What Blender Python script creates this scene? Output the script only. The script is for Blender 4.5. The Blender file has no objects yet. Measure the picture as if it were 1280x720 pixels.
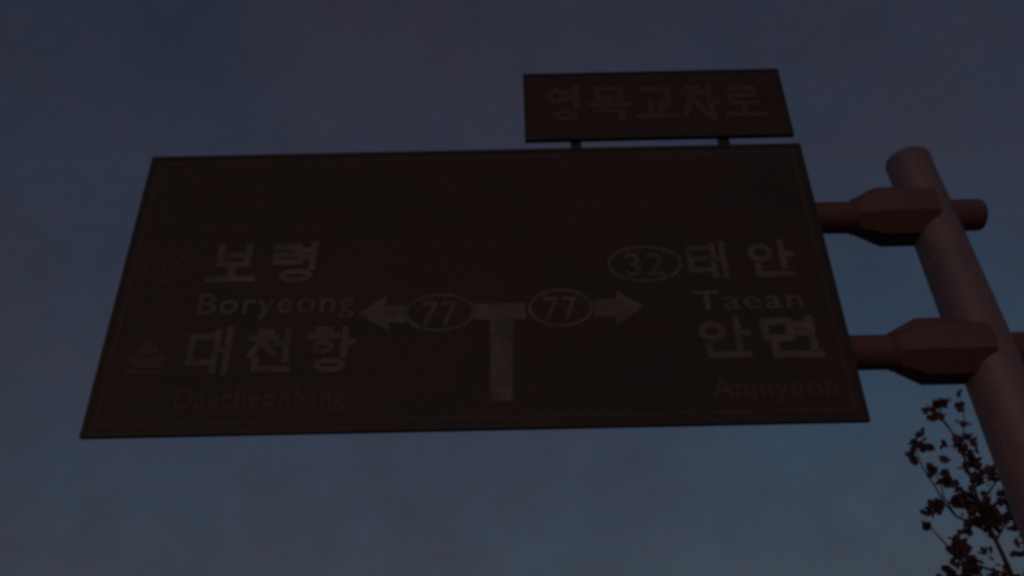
import bpy, bmesh, math, random
from mathutils import Vector, Matrix
random.seed(11)
S = bpy.context.scene
COL = S.collection

# ------------------------------------------------------------------ camera
FPX = 1080.0                                  # focal length in pixels of a 1280 wide picture
PITCH, ROLL = math.radians(31.85), math.radians(1.22)
CAM = Vector((0, 0, 2.4))
fw = Vector((0, math.cos(PITCH), math.sin(PITCH)))
r0 = Vector((1, 0, 0)); u0 = Vector((0, -math.sin(PITCH), math.cos(PITCH)))
up = u0 * math.cos(ROLL) + r0 * math.sin(ROLL)
rt = r0 * math.cos(ROLL) - u0 * math.sin(ROLL)
cd = bpy.data.cameras.new('camera'); cam = bpy.data.objects.new('camera', cd); COL.objects.link(cam)
cd.sensor_width = 36; cd.lens = FPX / 1280 * 36; cd.clip_start = 0.05; cd.clip_end = 5000
m = Matrix.Identity(4)
for i in range(3):
    m[i][0], m[i][1], m[i][2], m[i][3] = rt[i], up[i], -fw[i], CAM[i]
cam.matrix_world = m
S.camera = cam

def at(x, y, Y):
    """the point at distance Y down the road that lies on a line of sight of the survey picture"""
    d = fw * FPX + rt * (x - 640) + up * (360 - y)
    return CAM + d * (Y / d.y)

# ------------------------------------------------------------------ sky and sun
SEED = 5.37
SUN_EL, SUN_AZ = math.radians(3.0), math.radians(194)     # azimuth clockwise from +Y: low behind the left shoulder
w = bpy.data.worlds.new('World'); S.world = w; w.use_nodes = True
nt = w.node_tree; nt.nodes.clear()
N = nt.nodes.new; L = nt.links.new
out = N('ShaderNodeOutputWorld'); bg = N('ShaderNodeBackground')
sky = N('ShaderNodeTexSky'); sky.sky_type = 'NISHITA'; sky.sun_disc = False
sky.sun_elevation = SUN_EL; sky.sun_rotation = SUN_AZ; sky.altitude = 0
sky.air_density = 1.0; sky.dust_density = 1.2; sky.ozone_density = 2.5
geo = N('ShaderNodeTexCoord')
n1 = N('ShaderNodeTexNoise'); n1.inputs['Scale'].default_value = 1.9; n1.inputs['Detail'].default_value = 7; n1.inputs['Roughness'].default_value = 0.62
n2 = N('ShaderNodeTexNoise'); n2.inputs['Scale'].default_value = 11.0; n2.inputs['Detail'].default_value = 9; n2.inputs['Roughness'].default_value = 0.7
cmap = N('ShaderNodeMapping'); cmap.inputs['Location'].default_value = (SEED, 0.0, 0.0)
L(geo.outputs['Generated'], cmap.inputs['Vector']); L(cmap.outputs[0], n1.inputs['Vector']); L(geo.outputs['Generated'], n2.inputs['Vector'])
mp = N('ShaderNodeMapRange'); mp.inputs[1].default_value = 0.35; mp.inputs[2].default_value = 0.68; mp.inputs[3].default_value = 0.22; mp.inputs[4].default_value = 0.68
L(n1.outputs['Fac'], mp.inputs[0])
SKY = 0.058
veil = N('ShaderNodeMix'); veil.data_type = 'RGBA'          # thin broken dusk overcast: blue gaps, mauve cloud
veil.inputs['B'].default_value = (0.040 / SKY, 0.029 / SKY, 0.0395 / SKY, 1)
L(sky.outputs['Color'], veil.inputs['A']); L(mp.outputs[0], veil.inputs['Factor'])
mp2 = N('ShaderNodeMapRange'); mp2.inputs[1].default_value = 0.3; mp2.inputs[2].default_value = 0.7; mp2.inputs[3].default_value = 0.92; mp2.inputs[4].default_value = 1.09
L(n2.outputs['Fac'], mp2.inputs[0])
mul = N('ShaderNodeMix'); mul.data_type = 'RGBA'; mul.blend_type = 'MULTIPLY'; mul.inputs['Factor'].default_value = 1
L(veil.outputs['Result'], mul.inputs['A']); L(mp2.outputs[0], mul.inputs['B'])
n3 = N('ShaderNodeTexNoise'); n3.inputs['Scale'].default_value = 170; n3.inputs['Detail'].default_value = 6; n3.inputs['Roughness'].default_value = 0.7
L(geo.outputs['Generated'], n3.inputs['Vector'])
mott = N('ShaderNodeMix'); mott.data_type = 'RGBA'; mott.inputs['A'].default_value = (0.82, 1.03, 1.03, 1); mott.inputs['B'].default_value = (1.18, 0.96, 0.97, 1)   # small cloud scales
mp3 = N('ShaderNodeMapRange'); mp3.inputs[1].default_value = 0.38; mp3.inputs[2].default_value = 0.62
L(n3.outputs['Fac'], mp3.inputs[0]); L(mp3.outputs[0], mott.inputs['Factor'])
mul2 = N('ShaderNodeMix'); mul2.data_type = 'RGBA'; mul2.blend_type = 'MULTIPLY'; mul2.inputs['Factor'].default_value = 1
L(mul.outputs['Result'], mul2.inputs['A']); L(mott.outputs['Result'], mul2.inputs['B'])
L(mul2.outputs['Result'], bg.inputs['Color']); bg.inputs['Strength'].default_value = SKY
L(bg.outputs[0], out.inputs[0])

sd = bpy.data.lights.new('sun', 'SUN'); sun = bpy.data.objects.new('sun', sd); COL.objects.link(sun)
sd.energy = 0.2; sd.angle = math.radians(40); sd.color = (1.0, 0.62, 0.55)
sv = Vector((math.sin(SUN_AZ) * math.cos(SUN_EL), math.cos(SUN_AZ) * math.cos(SUN_EL), math.sin(SUN_EL)))
sun.rotation_euler = sv.to_track_quat('Z', 'Y').to_euler(); sun.location = (-8, -6, 12)

S.view_settings.view_transform = 'Standard'; S.view_settings.look = 'None'
S.view_settings.exposure = 0; S.view_settings.gamma = 1
S.cycles.pixel_filter_type = 'BLACKMAN_HARRIS'; S.cycles.filter_width = 3.6; S.cycles.use_denoising = False

# ------------------------------------------------------------------ materials
def mat(name, c1, c2, scale=3.0, rough=0.6, metal=0.0, stretch=(1, 1, 1), bump=0.0, bscale=40, spec=0.3, lo=0.35, hi=0.65, grime=26.0, ga=0.22, leafy=False):
    mt = bpy.data.materials.new(name); mt.use_nodes = True
    t = mt.node_tree; b = t.nodes['Principled BSDF']
    tc = t.nodes.new('ShaderNodeTexCoord'); mpg = t.nodes.new('ShaderNodeMapping'); mpg.inputs['Scale'].default_value = stretch
    n = t.nodes.new('ShaderNodeTexNoise'); n.inputs['Scale'].default_value = scale; n.inputs['Detail'].default_value = 8; n.inputs['Roughness'].default_value = 0.65
    r = t.nodes.new('ShaderNodeMapRange'); r.inputs[1].default_value = lo; r.inputs[2].default_value = hi
    mx = t.nodes.new('ShaderNodeMix'); mx.data_type = 'RGBA'
    mx.inputs['A'].default_value = (*c1, 1); mx.inputs['B'].default_value = (*c2, 1)
    t.links.new(tc.outputs['Object'], mpg.inputs['Vector']); t.links.new(mpg.outputs[0], n.inputs['Vector'])
    t.links.new(n.outputs['Fac'], r.inputs[0]); t.links.new(r.outputs[0], mx.inputs['Factor'])
    gn = t.nodes.new('ShaderNodeTexNoise'); gn.inputs['Scale'].default_value = grime; gn.inputs['Detail'].default_value = 5; gn.inputs['Roughness'].default_value = 0.7
    gr = t.nodes.new('ShaderNodeMapRange'); gr.inputs[1].default_value = 0.3; gr.inputs[2].default_value = 0.7
    gc = t.nodes.new('ShaderNodeMix'); gc.data_type = 'RGBA'      # grime: rusty specks and greyish film
    gc.inputs['A'].default_value = (1 - ga, 1 - ga * 0.2, 1 - ga * 0.1, 1); gc.inputs['B'].default_value = (1 + ga * 1.2, 1 + ga * 0.1, 1 + ga * 0.2, 1)
    gm = t.nodes.new('ShaderNodeMix'); gm.data_type = 'RGBA'; gm.blend_type = 'MULTIPLY'; gm.inputs['Factor'].default_value = 1
    t.links.new(tc.outputs['Object'], gn.inputs['Vector']); t.links.new(gn.outputs['Fac'], gr.inputs[0]); t.links.new(gr.outputs[0], gc.inputs['Factor'])
    t.links.new(mx.outputs['Result'], gm.inputs['A']); t.links.new(gc.outputs['Result'], gm.inputs['B'])
    t.links.new(gm.outputs['Result'], b.inputs['Base Color'])
    if leafy:
        tr = t.nodes.new('ShaderNodeBsdfTranslucent'); ms = t.nodes.new('ShaderNodeMixShader'); ms.inputs[0].default_value = 0.45
        t.links.new(gm.outputs['Result'], tr.inputs['Color']); t.links.new(b.outputs[0], ms.inputs[1]); t.links.new(tr.outputs[0], ms.inputs[2])
        t.links.new(ms.outputs[0], t.nodes['Material Output'].inputs['Surface'])
    b.inputs['Roughness'].default_value = rough; b.inputs['Metallic'].default_value = metal
    b.inputs['Specular IOR Level'].default_value = spec
    if bump:
        nb = t.nodes.new('ShaderNodeTexNoise'); nb.inputs['Scale'].default_value = bscale; nb.inputs['Detail'].default_value = 5
        bp = t.nodes.new('ShaderNodeBump'); bp.inputs['Strength'].default_value = bump; bp.inputs['Distance'].default_value = 0.01
        t.links.new(tc.outputs['Object'], nb.inputs['Vector']); t.links.new(nb.outputs['Fac'], bp.inputs['Height']); t.links.new(bp.outputs[0], b.inputs['Normal'])
    return mt
M = dict(
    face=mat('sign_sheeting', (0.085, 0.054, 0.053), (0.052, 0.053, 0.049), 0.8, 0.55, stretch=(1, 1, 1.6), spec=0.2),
    face2=mat('name_sheeting', (0.086, 0.053, 0.051), (0.058, 0.046, 0.044), 1.6, 0.55, spec=0.2),
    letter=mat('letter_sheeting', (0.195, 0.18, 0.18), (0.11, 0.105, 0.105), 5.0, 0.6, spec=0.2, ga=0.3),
    name_letter=mat('name_letter_sheeting', (0.14, 0.096, 0.096), (0.11, 0.08, 0.08), 5, 0.6, spec=0.2),
    faint=mat('faded_sheeting', (0.11, 0.073, 0.072), (0.086, 0.069, 0.066), 2.2, 0.6, spec=0.2),
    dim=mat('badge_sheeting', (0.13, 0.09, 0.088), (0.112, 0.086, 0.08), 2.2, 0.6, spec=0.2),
    edge=mat('frame_paint', (0.045, 0.035, 0.037), (0.06, 0.045, 0.045), 6, 0.5),
    alu=mat('aluminium_back', (0.3, 0.28, 0.27), (0.22, 0.2, 0.2), 5, 0.5, 0.3),
    pole=mat('pole_paint', (0.29, 0.18, 0.19), (0.18, 0.155, 0.185), 2.4, 0.48, stretch=(1, 1, 0.5), grime=14, bump=0.15, bscale=14, spec=0.5),
    arm=mat('arm_paint', (0.21, 0.11, 0.112), (0.15, 0.088, 0.088), 2.5, 0.55, stretch=(0.3, 1, 1), bump=0.15, bscale=14),
    bolt=mat('bolt_steel', (0.2, 0.17, 0.16), (0.12, 0.1, 0.1), 20, 0.4, 0.6),
    bark=mat('bark', (0.16, 0.09, 0.085), (0.09, 0.06, 0.055), 9, 0.9, stretch=(1, 1, 0.3), bump=0.6),
    leaf=mat('leaf', (0.27, 0.12, 0.125), (0.19, 0.11, 0.11), 3, 0.6, leafy=True),
    ground=mat('ground', (0.09, 0.08, 0.05), (0.06, 0.07, 0.04), 0.4, 0.95, bump=0.4),
    asphalt=mat('asphalt', (0.05, 0.05, 0.05), (0.038, 0.038, 0.04), 1.5, 0.9, bump=0.3, bscale=60),
    paving=mat('paving', (0.25, 0.22, 0.2), (0.18, 0.17, 0.16), 2, 0.9, bump=0.2),
    kerb=mat('kerb_stone', (0.35, 0.34, 0.32), (0.26, 0.25, 0.24), 4, 0.9, bump=0.2),
    mark=mat('road_paint', (0.7, 0.69, 0.65), (0.5, 0.49, 0.46), 5, 0.8),
)

# ------------------------------------------------------------------ helpers
def link(name, bm, material, parent=None, smooth=False, auto=None, recalc=True):
    if recalc: bmesh.ops.recalc_face_normals(bm, faces=bm.faces)
    me = bpy.data.meshes.new(name); bm.to_mesh(me); bm.free()
    me.materials.append(M[material])
    if smooth:
        for p in me.polygons: p.use_smooth = True
    if auto is not None: me.set_sharp_from_angle(angle=math.radians(auto))
    o = bpy.data.objects.new(name, me); COL.objects.link(o)
    if parent: o.parent = parent; o.matrix_parent_inverse = Matrix.Translation(parent.location).inverted()
    return o
def thing(name, label, cat, loc, group=None):
    o = bpy.data.objects.new(name, None); COL.objects.link(o); o.location = loc; o.empty_display_size = 0.2
    o['label'] = label; o['category'] = cat
    if group: o['group'] = group
    return o
def box(bm, x0, x1, y0, y1, z0, z1, bev=0.0):
    r = bmesh.ops.create_cube(bm, size=1)
    bmesh.ops.scale(bm, vec=(x1 - x0, y1 - y0, z1 - z0), verts=r['verts'])
    bmesh.ops.translate(bm, vec=((x0 + x1) / 2, (y0 + y1) / 2, (z0 + z1) / 2), verts=r['verts'])
    if bev:
        es = list({e for v in r['verts'] for e in v.link_edges})
        bmesh.ops.bevel(bm, geom=es, offset=bev, segments=2, affect='EDGES', profile=0.5)
    return bm
def bx(*a, **k): return box(bmesh.new(), *a, **k)
def lathe(profile, axis, origin, n=40, phase=0.0):
    """profile: (distance along axis, radius); closed where the radius is zero"""
    bm = bmesh.new(); a = Vector(axis).normalized()
    s = a.orthogonal().normalized(); t = a.cross(s); o = Vector(origin); rings = []
    if abs(a.x) > 0.9: s = Vector((0, 0, 1)); t = a.cross(s)
    for d, r in profile:
        if r < 1e-6: rings.append([bm.verts.new(o + a * d)])
        else: rings.append([bm.verts.new(o + a * d + (s * math.cos(q) + t * math.sin(q)) * r) for q in (2 * math.pi * (i + phase) / n for i in range(n))])
    for A, B in zip(rings, rings[1:]):
        for i in range(n):
            j = (i + 1) % n
            if len(A) == 1: bm.faces.new((A[0], B[i], B[j]))
            elif len(B) == 1: bm.faces.new((A[i], A[j], B[0]))
            else: bm.faces.new((A[i], A[j], B[j], B[i]))
    return bm
def tube(bm, pts, rads, n=7):
    rings = []
    for i, p in enumerate(pts):
        d = (pts[min(i + 1, len(pts) - 1)] - pts[max(i - 1, 0)]).normalized()
        s = d.cross(Vector((0.31, 0.9, 0.2))).normalized(); t = d.cross(s)
        rings.append([bm.verts.new(p + (s * math.cos(q) + t * math.sin(q)) * rads[i]) for q in (2 * math.pi * k / n for k in range(n))])
    for A, B in zip(rings, rings[1:]):
        for i in range(n): bm.faces.new((A[i], A[(i + 1) % n], B[(i + 1) % n], B[i]))
    bm.faces.new(rings[0][::-1]); bm.faces.new(rings[-1])

# ------------------------------------------------------------------ the setting
def struct(name, bm, material):
    o = link(name, bm, material); o['kind'] = 'structure'; return o
g = bmesh.new(); bmesh.ops.create_grid(g, x_segments=8, y_segments=8, size=1500); struct('ground', g, 'ground')
struct('road', bx(-9.5, 2.75, -80, 160, -0.2, 0.004), 'asphalt')
struct('pavement', bx(2.95, 6.2, -80, 160, -0.2, 0.13), 'paving')
struct('kerb', bx(2.752, 2.948, -80, 160, -0.2, 0.14, bev=0.015), 'kerb')
mk = bmesh.new()
for k in range(-8, 18): box(mk, -0.075, 0.075, k * 8.0, k * 8.0 + 3.0, 0.006, 0.009)
box(mk, -3.7, -3.55, -80, 160, 0.006, 0.009); box(mk, 2.3, 2.45, -80, 160, 0.006, 0.009)
struct('road_marking', mk, 'mark')

# ------------------------------------------------------------------ the pole with its arms
PY, LEAN, ptop = 6.0, 0.055, 7.37                      # the pole leans a little towards the road
PX = 3.56 + LEAN * (7.34 - 0.13)
pole = thing('sign_pole', 'tall round steel pole with two horizontal arms carrying the direction sign', 'sign pole', (PX, PY, 0.13))
pax = Vector((-LEAN, 0, 1)).normalized(); plen = (ptop - 0.13) / pax.z
link('pole', lathe([(0.01, 0), (0.01, 0.29), (plen - 0.05, 0.190), (plen - 0.03, 0.190)], pax, (PX, PY, 0.13), 48), 'pole', pole, True, 40)
link('pole_cap', lathe([(0, 0), (0, 0.192), (0.03, 0.192), (0.055, 0.184), (0.08, 0.14), (0.092, 0.06), (0.095, 0)], pax, Vector((PX, PY, 0.13)) + pax * (plen - 0.035), 48), 'pole', pole, True, 50)
link('base_plate', bx(PX - 0.5, PX + 0.5, PY - 0.5, PY + 0.5, 0.13, 0.162, bev=0.006), 'bolt', pole)
for sx in (-1, 1):
    for sy in (-1, 1):
        link('anchor_bolt', lathe([(0, 0), (0, 0.04), (0.03, 0.04), (0.031, 0.018), (0.09, 0.018), (0.09, 0)], (0, 0, 1), (PX + sx * 0.41, PY + sy * 0.41, 0.162), 6), 'bolt', pole)
for a in range(4):
    gm = bmesh.new(); q = a * math.pi / 2
    box(gm, 0.25, 0.47, -0.008, 0.008, 0.162, 0.45)
    for v in gm.verts:
        if v.co.z > 0.4 and v.co.x > 0.3: v.co.x = 0.31
    bmesh.ops.rotate(gm, cent=(0, 0, 0), matrix=Matrix.Rotation(q, 3, 'Z'), verts=gm.verts)
    bmesh.ops.translate(gm, vec=(PX, PY, 0), verts=gm.verts)
    link('gusset', gm, 'pole', pole)
for za, xr, xs, xe, xb in ((6.765, 4.03, 2.94, 3.14, 3.575), (5.468, 4.60, 2.955, 3.145, 3.64)):
    link('arm', lathe([(0, 0), (0, 0.1375), (xr + 2.95 - 0.03, 0.1375), (xr + 2.95 - 0.012, 0.131), (xr + 2.95, 0.112), (xr + 2.95, 0)], (1, 0, 0), (-2.95, PY, za), 40), 'arm', pole, True, 45)
    bb = lathe([(0, 0.139), (0, 0.165), (xe - xs, 0.262), (xb - xs - 0.02, 0.262), (xb - xs, 0.245), (xb - xs, 0.139)], (1, 0, 0), (xs, PY, za), 8, 0.5)
    bmesh.ops.bevel(bb, geom=[e for e in bb.edges if len(e.link_faces) == 2 and e.calc_face_angle() > 0.5], offset=0.022, segments=3, affect='EDGES', profile=0.5)
    br = link('arm_bracket', bb, 'arm', pole, True, 30)
    link('weld_collar', lathe([(0, 0.138), (0, 0.15), (0.012, 0.156), (0.03, 0.15), (0.03, 0.138)], (1, 0, 0), (xs - 0.028, PY, za), 40), 'arm', br, True, 60)

# ------------------------------------------------------------------ lettering
def ring(bm, cx, cz, rx, rz, wd, y0, y1, n=36):
    lo = [[], []]; hi = [[], []]
    for i in range(n):
        q = 2 * math.pi * i / n
        for k, (a, b) in enumerate(((rx, rz), (rx - wd, rz - wd))):
            lo[k].append(bm.verts.new((cx + a * math.cos(q), y0, cz + b * math.sin(q))))
            hi[k].append(bm.verts.new((cx + a * math.cos(q), y1, cz + b * math.sin(q))))
    for i in range(n):
        j = (i + 1) % n
        bm.faces.new((lo[0][i], lo[0][j], lo[1][j], lo[1][i])); bm.faces.new((hi[0][i], hi[1][i], hi[1][j], hi[0][j]))
        bm.faces.new((lo[0][i], hi[0][i], hi[0][j], lo[0][j])); bm.faces.new((lo[1][i], lo[1][j], hi[1][j], hi[1][i]))
def poly(bm, pts, y0, y1):
    a = [bm.verts.new((x, y0, z)) for x, z in pts]; b = [bm.verts.new((x, y1, z)) for x, z in pts]
    bm.faces.new(a); bm.faces.new(b[::-1]); n = len(pts)
    for i in range(n): bm.faces.new((a[i], a[(i + 1) % n], b[(i + 1) % n], b[i]))
NIEUN = 'l .2 .33 .2 .07|l .2 .07 .94 .07'
AE = 'l .66 .95 .66 .03|l .93 1 .93 0|l .66 .52 .93 .52'
HANGUL = {
    '보': 'l .2 .98 .2 .5|l .8 .98 .8 .5|l .2 .74 .8 .74|l .2 .5 .8 .5|l .5 .46 .5 .12|l .02 .1 .98 .1',
    '령': 'l .05 .93 .52 .93|l .52 .93 .52 .74|l .05 .74 .52 .74|l .07 .74 .07 .54|l .07 .54 .58 .54|l .86 1 .86 .4|l .6 .84 .86 .84|l .6 .66 .86 .66|o .54 .18 .36 .18',
    '대': 'l .08 .85 .5 .85|l .08 .85 .08 .24|l .08 .24 .54 .24|' + AE,
    '천': 'l .22 .97 .48 .97|l .05 .82 .62 .82|l .34 .82 .06 .42|l .38 .64 .62 .42|l .88 1 .88 .28|l .62 .66 .88 .66|' + NIEUN,
    '항': 'l .2 .98 .48 .98|l .04 .83 .64 .83|o .34 .59 .24 .17|l .82 1 .82 .38|l .82 .68 1 .68|o .53 .17 .36 .17',
    '태': 'l .08 .87 .5 .87|l .08 .87 .08 .2|l .08 .54 .48 .54|l .08 .2 .54 .2|' + AE,
    '안': 'o .3 .7 .27 .26|l .8 1 .8 .26|l .8 .64 1 .64|' + NIEUN,
    '면': 'l .08 .93 .5 .93|l .08 .5 .5 .5|l .08 .93 .08 .5|l .5 .93 .5 .5|l .86 1 .86 .26|l .5 .82 .86 .82|l .5 .62 .86 .62|' + NIEUN,
    '영': 'o .28 .74 .26 .24|l .84 1 .84 .4|l .5 .84 .84 .84|l .5 .66 .84 .66|o .53 .17 .36 .17',
    '목': 'l .2 .96 .8 .96|l .2 .66 .8 .66|l .2 .96 .2 .66|l .8 .96 .8 .66|l .5 .64 .5 .5|l .03 .47 .97 .47|l .14 .29 .8 .29|l .8 .29 .8 0',
    '교': 'l .14 .92 .84 .92|l .84 .92 .8 .48|l .34 .5 .34 .12|l .62 .5 .62 .12|l .02 .1 .98 .1',
    '차': 'l .2 .95 .48 .95|l .04 .78 .64 .78|l .34 .78 .04 .12|l .38 .52 .64 .12|l .8 1 .8 0|l .8 .5 1 .5',
    '로': 'l .18 .93 .8 .93|l .8 .93 .8 .7|l .18 .7 .8 .7|l .18 .7 .18 .46|l .18 .46 .84 .46|l .5 .46 .5 .12|l .02 .1 .98 .1',
}
def rect_at(x0, y0, x1, y1, Y):
    xm, ym = (x0 + x1) / 2, (y0 + y1) / 2
    return at(x0, ym, Y).x, at(x1, ym, Y).x, at(xm, y1, Y).z, at(xm, y0, Y).z
def hangul(ch, x0, y0, x1, y1, face, parent, material='letter', wd=0.152):
    a, b, c, d = rect_at(x0, y0, x1, y1, face); W, H = b - a, d - c; hw = wd * 0.5 * (W + H) / 2
    bm = bmesh.new()
    for k, st in enumerate(HANGUL[ch].split('|')):
        p = st.split(); v = [float(q) for q in p[1:]]; yt = face - 0.003 - 0.0004 * k
        if p[0] == 'o': ring(bm, a + v[0] * W, c + v[1] * H, v[2] * W, v[3] * H, 2 * hw * 0.92, face - 0.0002, yt)
        else:
            P, Q = Vector((a + v[0] * W, c + v[1] * H)), Vector((a + v[2] * W, c + v[3] * H))
            e = (Q - P).normalized(); n = Vector((-e.y, e.x)) * hw; P = P - e * hw * 0.9; Q = Q + e * hw * 0.9
            poly(bm, [tuple(P + n), tuple(Q + n), tuple(Q - n), tuple(P - n)], face - 0.0002, yt)
    return link('hangul_letter', bm, material, parent)
def latin(text, x0, ytop, x1, ybase, face, parent, material='letter', bold=0.011, name='latin_lettering'):
    cu = bpy.data.curves.new(name, 'FONT'); cu.body = text; cu.size = 1; cu.extrude = 0.01; cu.offset = bold; cu.resolution_u = 3; cu.space_character = 1.1
    o = bpy.data.objects.new(name, cu); COL.objects.link(o)
    bpy.context.view_layer.update()
    me = bpy.data.meshes.new_from_object(o.evaluated_get(bpy.context.evaluated_depsgraph_get()))
    bpy.data.objects.remove(o); bpy.data.curves.remove(cu)
    bm = bmesh.new(); bm.from_mesh(me); bpy.data.meshes.remove(me)
    xs = [v.co.x for v in bm.verts]; cap = 0.715
    a, b, c, d = rect_at(x0, ytop, x1, ybase, face)
    sx = (b - a) / (max(xs) - min(xs)); sz = (d - c) / cap; mx = min(xs)
    for v in bm.verts: v.co = Vector((a + (v.co.x - mx) * sx, face - 0.0017 - v.co.z * 0.14, c + v.co.y * sz))
    return link(name, bm, material, parent, recalc=False)
def route_badge(num, cx, cy, hw, hh, face, parent, material='letter'):
    a, b, c, d = rect_at(cx - hw, cy - hh, cx + hw, cy + hh, face); bm = bmesh.new()
    ring(bm, (a + b) / 2, (c + d) / 2, (b - a) / 2, (d - c) / 2, 0.026, face - 0.0002, face - 0.003, 48)
    o = link('route_badge', bm, material, parent)
    n = latin(num, cx - hw * 0.52, cy - hh * 0.62, cx + hw * 0.52, cy + hh * 0.62, face, o, material, name='route_number')
    return o

# ------------------------------------------------------------------ the direction sign
X0, X1, Z0, Z1, FY = -3.074, 2.509, 4.775, 7.346, 5.70
sign = thing('direction_sign', 'wide dark road direction sign with branching arrows and town names', 'road sign', ((X0 + X1) / 2, FY, Z0))
NP = 6; ph = (Z1 - Z0 - 0.05) / NP                    # the panel is made of horizontal aluminium boards
for k in range(NP):
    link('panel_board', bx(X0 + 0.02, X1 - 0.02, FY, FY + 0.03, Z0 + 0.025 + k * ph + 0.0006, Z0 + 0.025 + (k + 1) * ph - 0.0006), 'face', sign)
for (a, b, c, d) in ((X0, X1, Z0, Z0 + 0.03), (X0, X1, Z1 - 0.03, Z1), (X0, X0 + 0.03, Z0 + 0.031, Z1 - 0.031), (X1 - 0.03, X1, Z0 + 0.031, Z1 - 0.031)):
    link('frame_rail', bx(a, b, FY - 0.006, FY + 0.036, c, d), 'edge', sign)
for (a, b, c, d) in ((X0 + .075, X1 - .075, Z0 + .075, Z0 + .1), (X0 + .075, X1 - .075, Z1 - .1, Z1 - .075), (X0 + .075, X0 + .1, Z0 + .101, Z1 - .101), (X1 - .1, X1 - .075, Z0 + .101, Z1 - .101)):
    link('border_stripe', bx(a, b, FY - 0.0015, FY - 0.0002, c, d), 'faint', sign)
for x in (-2.6, -1.5, -0.3, 0.9, 2.1):
    rail = link('stiffener', bx(x - 0.04, x + 0.04, FY + 0.031, FY + 0.164, Z0 + 0.06, Z1 - 0.06, bev=0.004), 'alu', sign)
    for za in (6.765, 5.468):
        st = bmesh.new(); tube(st, [Vector((x + 0.055, PY + 0.152 * math.cos(q) * -1, za + 0.152 * math.sin(q))) for q in [math.radians(v) for v in range(-80, 81, 20)]][::-1] + [], [0.008] * 9)
        st2 = bmesh.new()
        tube(st2, [Vector((x + 0.052, FY + 0.12, za - 0.152))] + [Vector((x + 0.052, PY + 0.152 * math.sin(q), za - 0.152 * math.cos(q))) for q in [math.radians(v) for v in range(0, 181, 20)]] + [Vector((x + 0.052, FY + 0.12, za + 0.152))], [0.009] * 12)
        st.free(); link('pipe_clamp', st2, 'bolt', rail, True)

hangul('보', 263, 308, 320, 354, FY, sign); hangul('령', 341, 306, 399, 354, FY, sign)
latin('Boryeong', 249, 365, 444, 391, FY, sign)
hangul('대', 234, 413, 288, 466, FY, sign); hangul('천', 310, 413, 364, 466, FY, sign); hangul('항', 384, 411, 440, 466, FY, sign)
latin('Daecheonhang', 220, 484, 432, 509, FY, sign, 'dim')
route_badge('36', 214, 334, 34, 21, FY, sign, 'faint')
hangul('태', 859, 305, 908, 346, FY, sign); hangul('안', 935, 303, 990, 346, FY, sign)
latin('Taean', 868, 362, 1003, 386, FY, sign)
hangul('안', 873, 400, 936, 447, FY, sign); hangul('면', 952, 398, 1026, 447, FY, sign)
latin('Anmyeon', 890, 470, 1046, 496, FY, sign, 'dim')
route_badge('32', 806, 330, 47, 23, FY, sign)
route_badge('77', 550, 391, 44, 24, FY, sign); route_badge('77', 701, 385, 41, 24, FY, sign)
def shape(name, px, material='letter', y=0.003, parent=sign):
    bm = bmesh.new(); poly(bm, [(at(x, yy, FY).x, at(x, yy, FY).z) for x, yy in px], FY - 0.0002, FY - y)
    return link(name, bm, material, parent)
shape('arrow', [(447, 393), (484, 369), (484, 382), (507, 381.5), (507, 403), (486, 403.5), (486, 414)])
shape('arrow', [(805, 383), (770, 364), (769, 374.5), (743, 375), (743, 396), (770, 395.5), (771, 407)])
shape('junction_stem', [(593, 380), (657, 378.5), (657, 399), (642, 399.3), (641, 501), (612.5, 502), (613, 400), (593, 400.5)])
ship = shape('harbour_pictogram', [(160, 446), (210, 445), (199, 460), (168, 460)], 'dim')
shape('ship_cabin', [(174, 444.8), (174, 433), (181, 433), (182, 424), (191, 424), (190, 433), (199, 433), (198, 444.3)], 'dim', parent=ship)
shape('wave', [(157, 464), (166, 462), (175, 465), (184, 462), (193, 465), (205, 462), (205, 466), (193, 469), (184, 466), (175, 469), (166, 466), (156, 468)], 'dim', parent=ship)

# ------------------------------------------------------------------ the small name sign above
x0, x1, z0, z1 = 0.141, 2.48, 7.447, 8.246
name = thing('junction_name_sign', 'small rectangular junction name sign standing on top of the large sign', 'road sign', ((x0 + x1) / 2, FY, z0))
link('panel', bx(x0 + .02, x1 - .02, FY, FY + 0.03, z0 + .02, z1 - .02), 'face2', name)
for (a, b, c, d) in ((x0, x1, z0, z0 + 0.028), (x0, x1, z1 - 0.028, z1), (x0, x0 + 0.028, z0 + 0.029, z1 - 0.029), (x1 - 0.028, x1, z0 + 0.029, z1 - 0.029)):
    link('frame_rail', bx(a, b, FY - 0.006, FY + 0.036, c, d), 'edge', name)
for px in (720, 905):
    cx = at(px, 179, FY + 0.06).x
    link('mounting_post', bx(cx - 0.045, cx + 0.045, FY + 0.037, FY + 0.10, Z1 - 0.5, z1 - 0.06, bev=0.006), 'edge', name)
for ch, (a, b) in zip('영목교차로', ((682, 728), (738, 786), (797, 844), (853, 897), (906, 953))):
    hangul(ch, a, 110 - (a - 682) * 0.012, b, 152 - (a - 682) * 0.02, FY, name, 'name_letter', 0.165)

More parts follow.
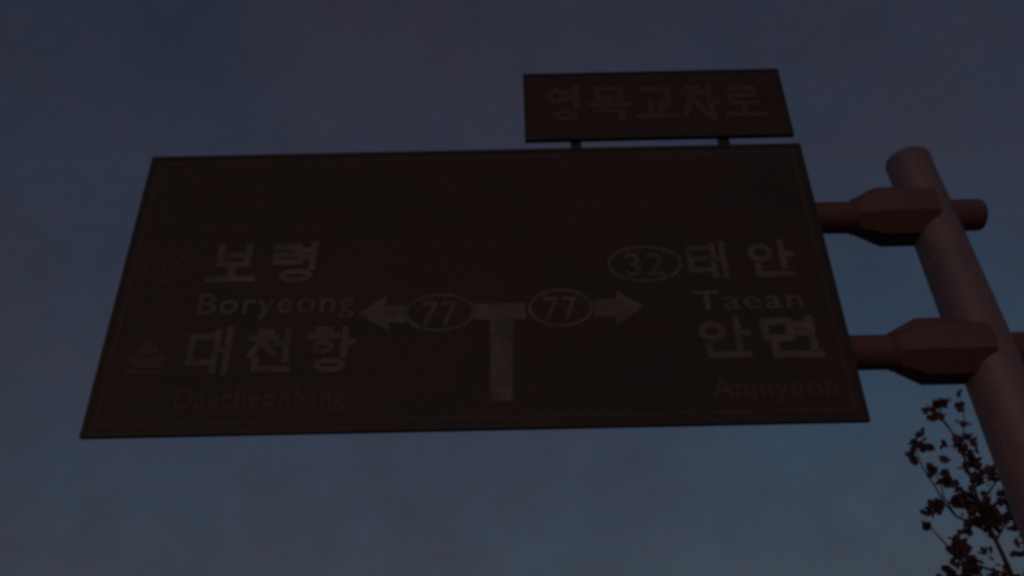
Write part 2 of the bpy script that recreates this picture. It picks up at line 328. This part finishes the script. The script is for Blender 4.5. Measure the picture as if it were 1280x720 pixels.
# ------------------------------------------------------------------ the street tree beyond the pole
TY = 9.0
tb = at(1268, 726, TY)
tree = thing('street_tree', 'slender young tree with loose leaf tufts rising beside the sign pole', 'tree', (tb.x, TY, 0.0))
bt = bmesh.new(); rnd = random.Random(4)
n = 9; tube(bt, [Vector((tb.x + 0.10 * math.sin(i * 0.9) * (1 - i / n), TY + 0.08 * math.cos(i) * (1 - i / n), tb.z * i / n - (0.05 if i == 0 else 0))) for i in range(n + 1)], [0.085 - 0.06 * i / n for i in range(n + 1)], 10)
link('trunk', bt, 'bark', tree, True)
limbs = bmesh.new(); leaves = bmesh.new()
def leaf(c, ln, d=None):
    d = (d or Vector((rnd.gauss(0, 1), rnd.gauss(0, 1), rnd.gauss(0, 0.8)))).normalized()
    s = d.cross(Vector((rnd.gauss(0, 1), rnd.gauss(0, 1), rnd.gauss(0, 1)))).normalized(); nn = d.cross(s) ; wd = ln * rnd.uniform(0.34, 0.5)
    p = [c, c + d * ln * .3 + s * wd + nn * .12 * ln, c + d * ln * .7 + s * wd * .8 + nn * .1 * ln, c + d * ln, c + d * ln * .7 - s * wd * .8 + nn * .1 * ln, c + d * ln * .3 - s * wd + nn * .12 * ln]
    v = [leaves.verts.new(q) for q in p]; leaves.faces.new((v[0], v[1], v[2], v[3])); leaves.faces.new((v[0], v[3], v[4], v[5]))
def tuft(c, r, k, ln=0.10):
    for _ in range(k):
        o = Vector((rnd.gauss(0, 1), rnd.gauss(0, 1), rnd.gauss(0, 1))) * r * 0.42
        d = Vector((rnd.gauss(0, 1), rnd.gauss(0, 1), rnd.gauss(0, .8))).normalized(); l = ln * rnd.uniform(.65, 1.2)
        leaf(c + o - d * l * .5, l, d)
def branch(px, Y0, Y1, ra, rb):
    k = len(px); tube(limbs, [at(x, y, Y0 + (Y1 - Y0) * i / (k - 1)) for i, (x, y) in enumerate(px)], [ra + (rb - ra) * i / (k - 1) for i in range(k)], 6)
branch([(1268, 727), (1255, 697), (1243, 672), (1228, 640), (1216, 605), (1203, 565), (1190, 540), (1178, 522), (1172, 500)], 9, 9.05, .026, .006)
branch([(1266, 720), (1232, 710), (1203, 702), (1188, 686), (1172, 669), (1158, 654)], 9, 8.8, .016, .006)
branch([(1240, 666), (1215, 655), (1195, 645), (1181, 630), (1170, 610), (1152, 582), (1145, 560)], 9.02, 8.85, .016, .005)
branch([(1195, 645), (1180, 622), (1174, 600), (1163, 585)], 8.93, 9.0, .01, .005)
branch([(1224, 632), (1244, 604), (1258, 586), (1262, 570)], 9.0, 9.2, .012, .005)
branch([(1245, 676), (1262, 645), (1285, 628)], 9.0, 9.25, .012, .005)
branch([(1200, 556), (1207, 530), (1199, 492)], 9.04, 9.1, .008, .004)
branch([(1230, 709), (1205, 722), (1182, 712)], 8.95, 8.8, .009, .004)
branch([(1187, 536), (1163, 512), (1158, 503)], 9.04, 8.95, .007, .003)
for (x, y, rp, k, dy) in ((1173, 503, 11, 9, 0), (1171, 521, 9, 7, 0), (1197, 492, 4, 2, .1), (1200, 508, 5, 3, .1), (1205, 529, 6, 3, .05), (1160, 512, 5, 3, -.05),
        (1200, 552, 12, 11, 0), (1211, 572, 11, 9, 0), (1216, 583, 12, 9, .05), (1240, 594, 10, 7, .1), (1148, 556, 11, 10, -.1), (1142, 571, 6, 3, -.1), (1177, 559, 5, 2, 0),
        (1184, 575, 5, 2, .0), (1164, 588, 9, 6, 0), (1180, 598, 10, 6, 0), (1170, 632, 11, 10, -.05), (1162, 643, 6, 4, -.1), (1197, 628, 9, 5, 0), (1159, 656, 6, 4, -.2),
        (1227, 638, 22, 44, 0), (1238, 655, 16, 22, .05), (1212, 622, 12, 10, -.05), (1256, 622, 9, 6, .15), (1266, 650, 12, 9, .15), (1280, 640, 12, 8, .2), (1258, 590, 8, 5, .2),
        (1208, 668, 10, 8, -.05), (1200, 690, 14, 12, -.1), (1184, 711, 7, 4, -.2), (1215, 715, 14, 13, -.1), (1196, 722, 14, 10, -.1), (1236, 690, 8, 3, 0), (1248, 722, 10, 5, 0),
        (1276, 690, 8, 3, .2), (1290, 668, 14, 10, .2), (1152, 540, 4, 2, -.1), (1218, 548, 5, 2, .05), (1222, 600, 9, 5, .0), (1194, 604, 6, 3, -.05)):
    tuft(at(x, y, TY + dy), rp * 0.0098, max(3, int(k * 1.8)), 0.112)
for i in range(16):                                   # the lower crown
    z = 1.9 + 2.05 * i / 15; q = i * 2.4 + rnd.uniform(-.3, .3); ln = (1.2 - abs(z - 2.7) * .5) * rnd.uniform(.8, 1.1)
    b = Vector((tb.x, TY, z)); d = Vector((math.cos(q), math.sin(q), 0.55))
    pts = [b + d * ln * t + Vector((rnd.gauss(0, .03), rnd.gauss(0, .03), .12 * t * t)) * (1 if t else 0) for t in (0, .33, .66, 1)]
    tube(limbs, pts, [.022, .016, .01, .005], 6)
    for t in range(9):
        j = rnd.uniform(.3, 1.05); c = b + d * ln * j + Vector((rnd.gauss(0, .1), rnd.gauss(0, .1), rnd.gauss(0, .1)))
        tuft(c, .16, 12, .09)
link('limb', limbs, 'bark', tree, True)
cr = link('crown', leaves, 'leaf', tree); cr['kind'] = 'stuff'
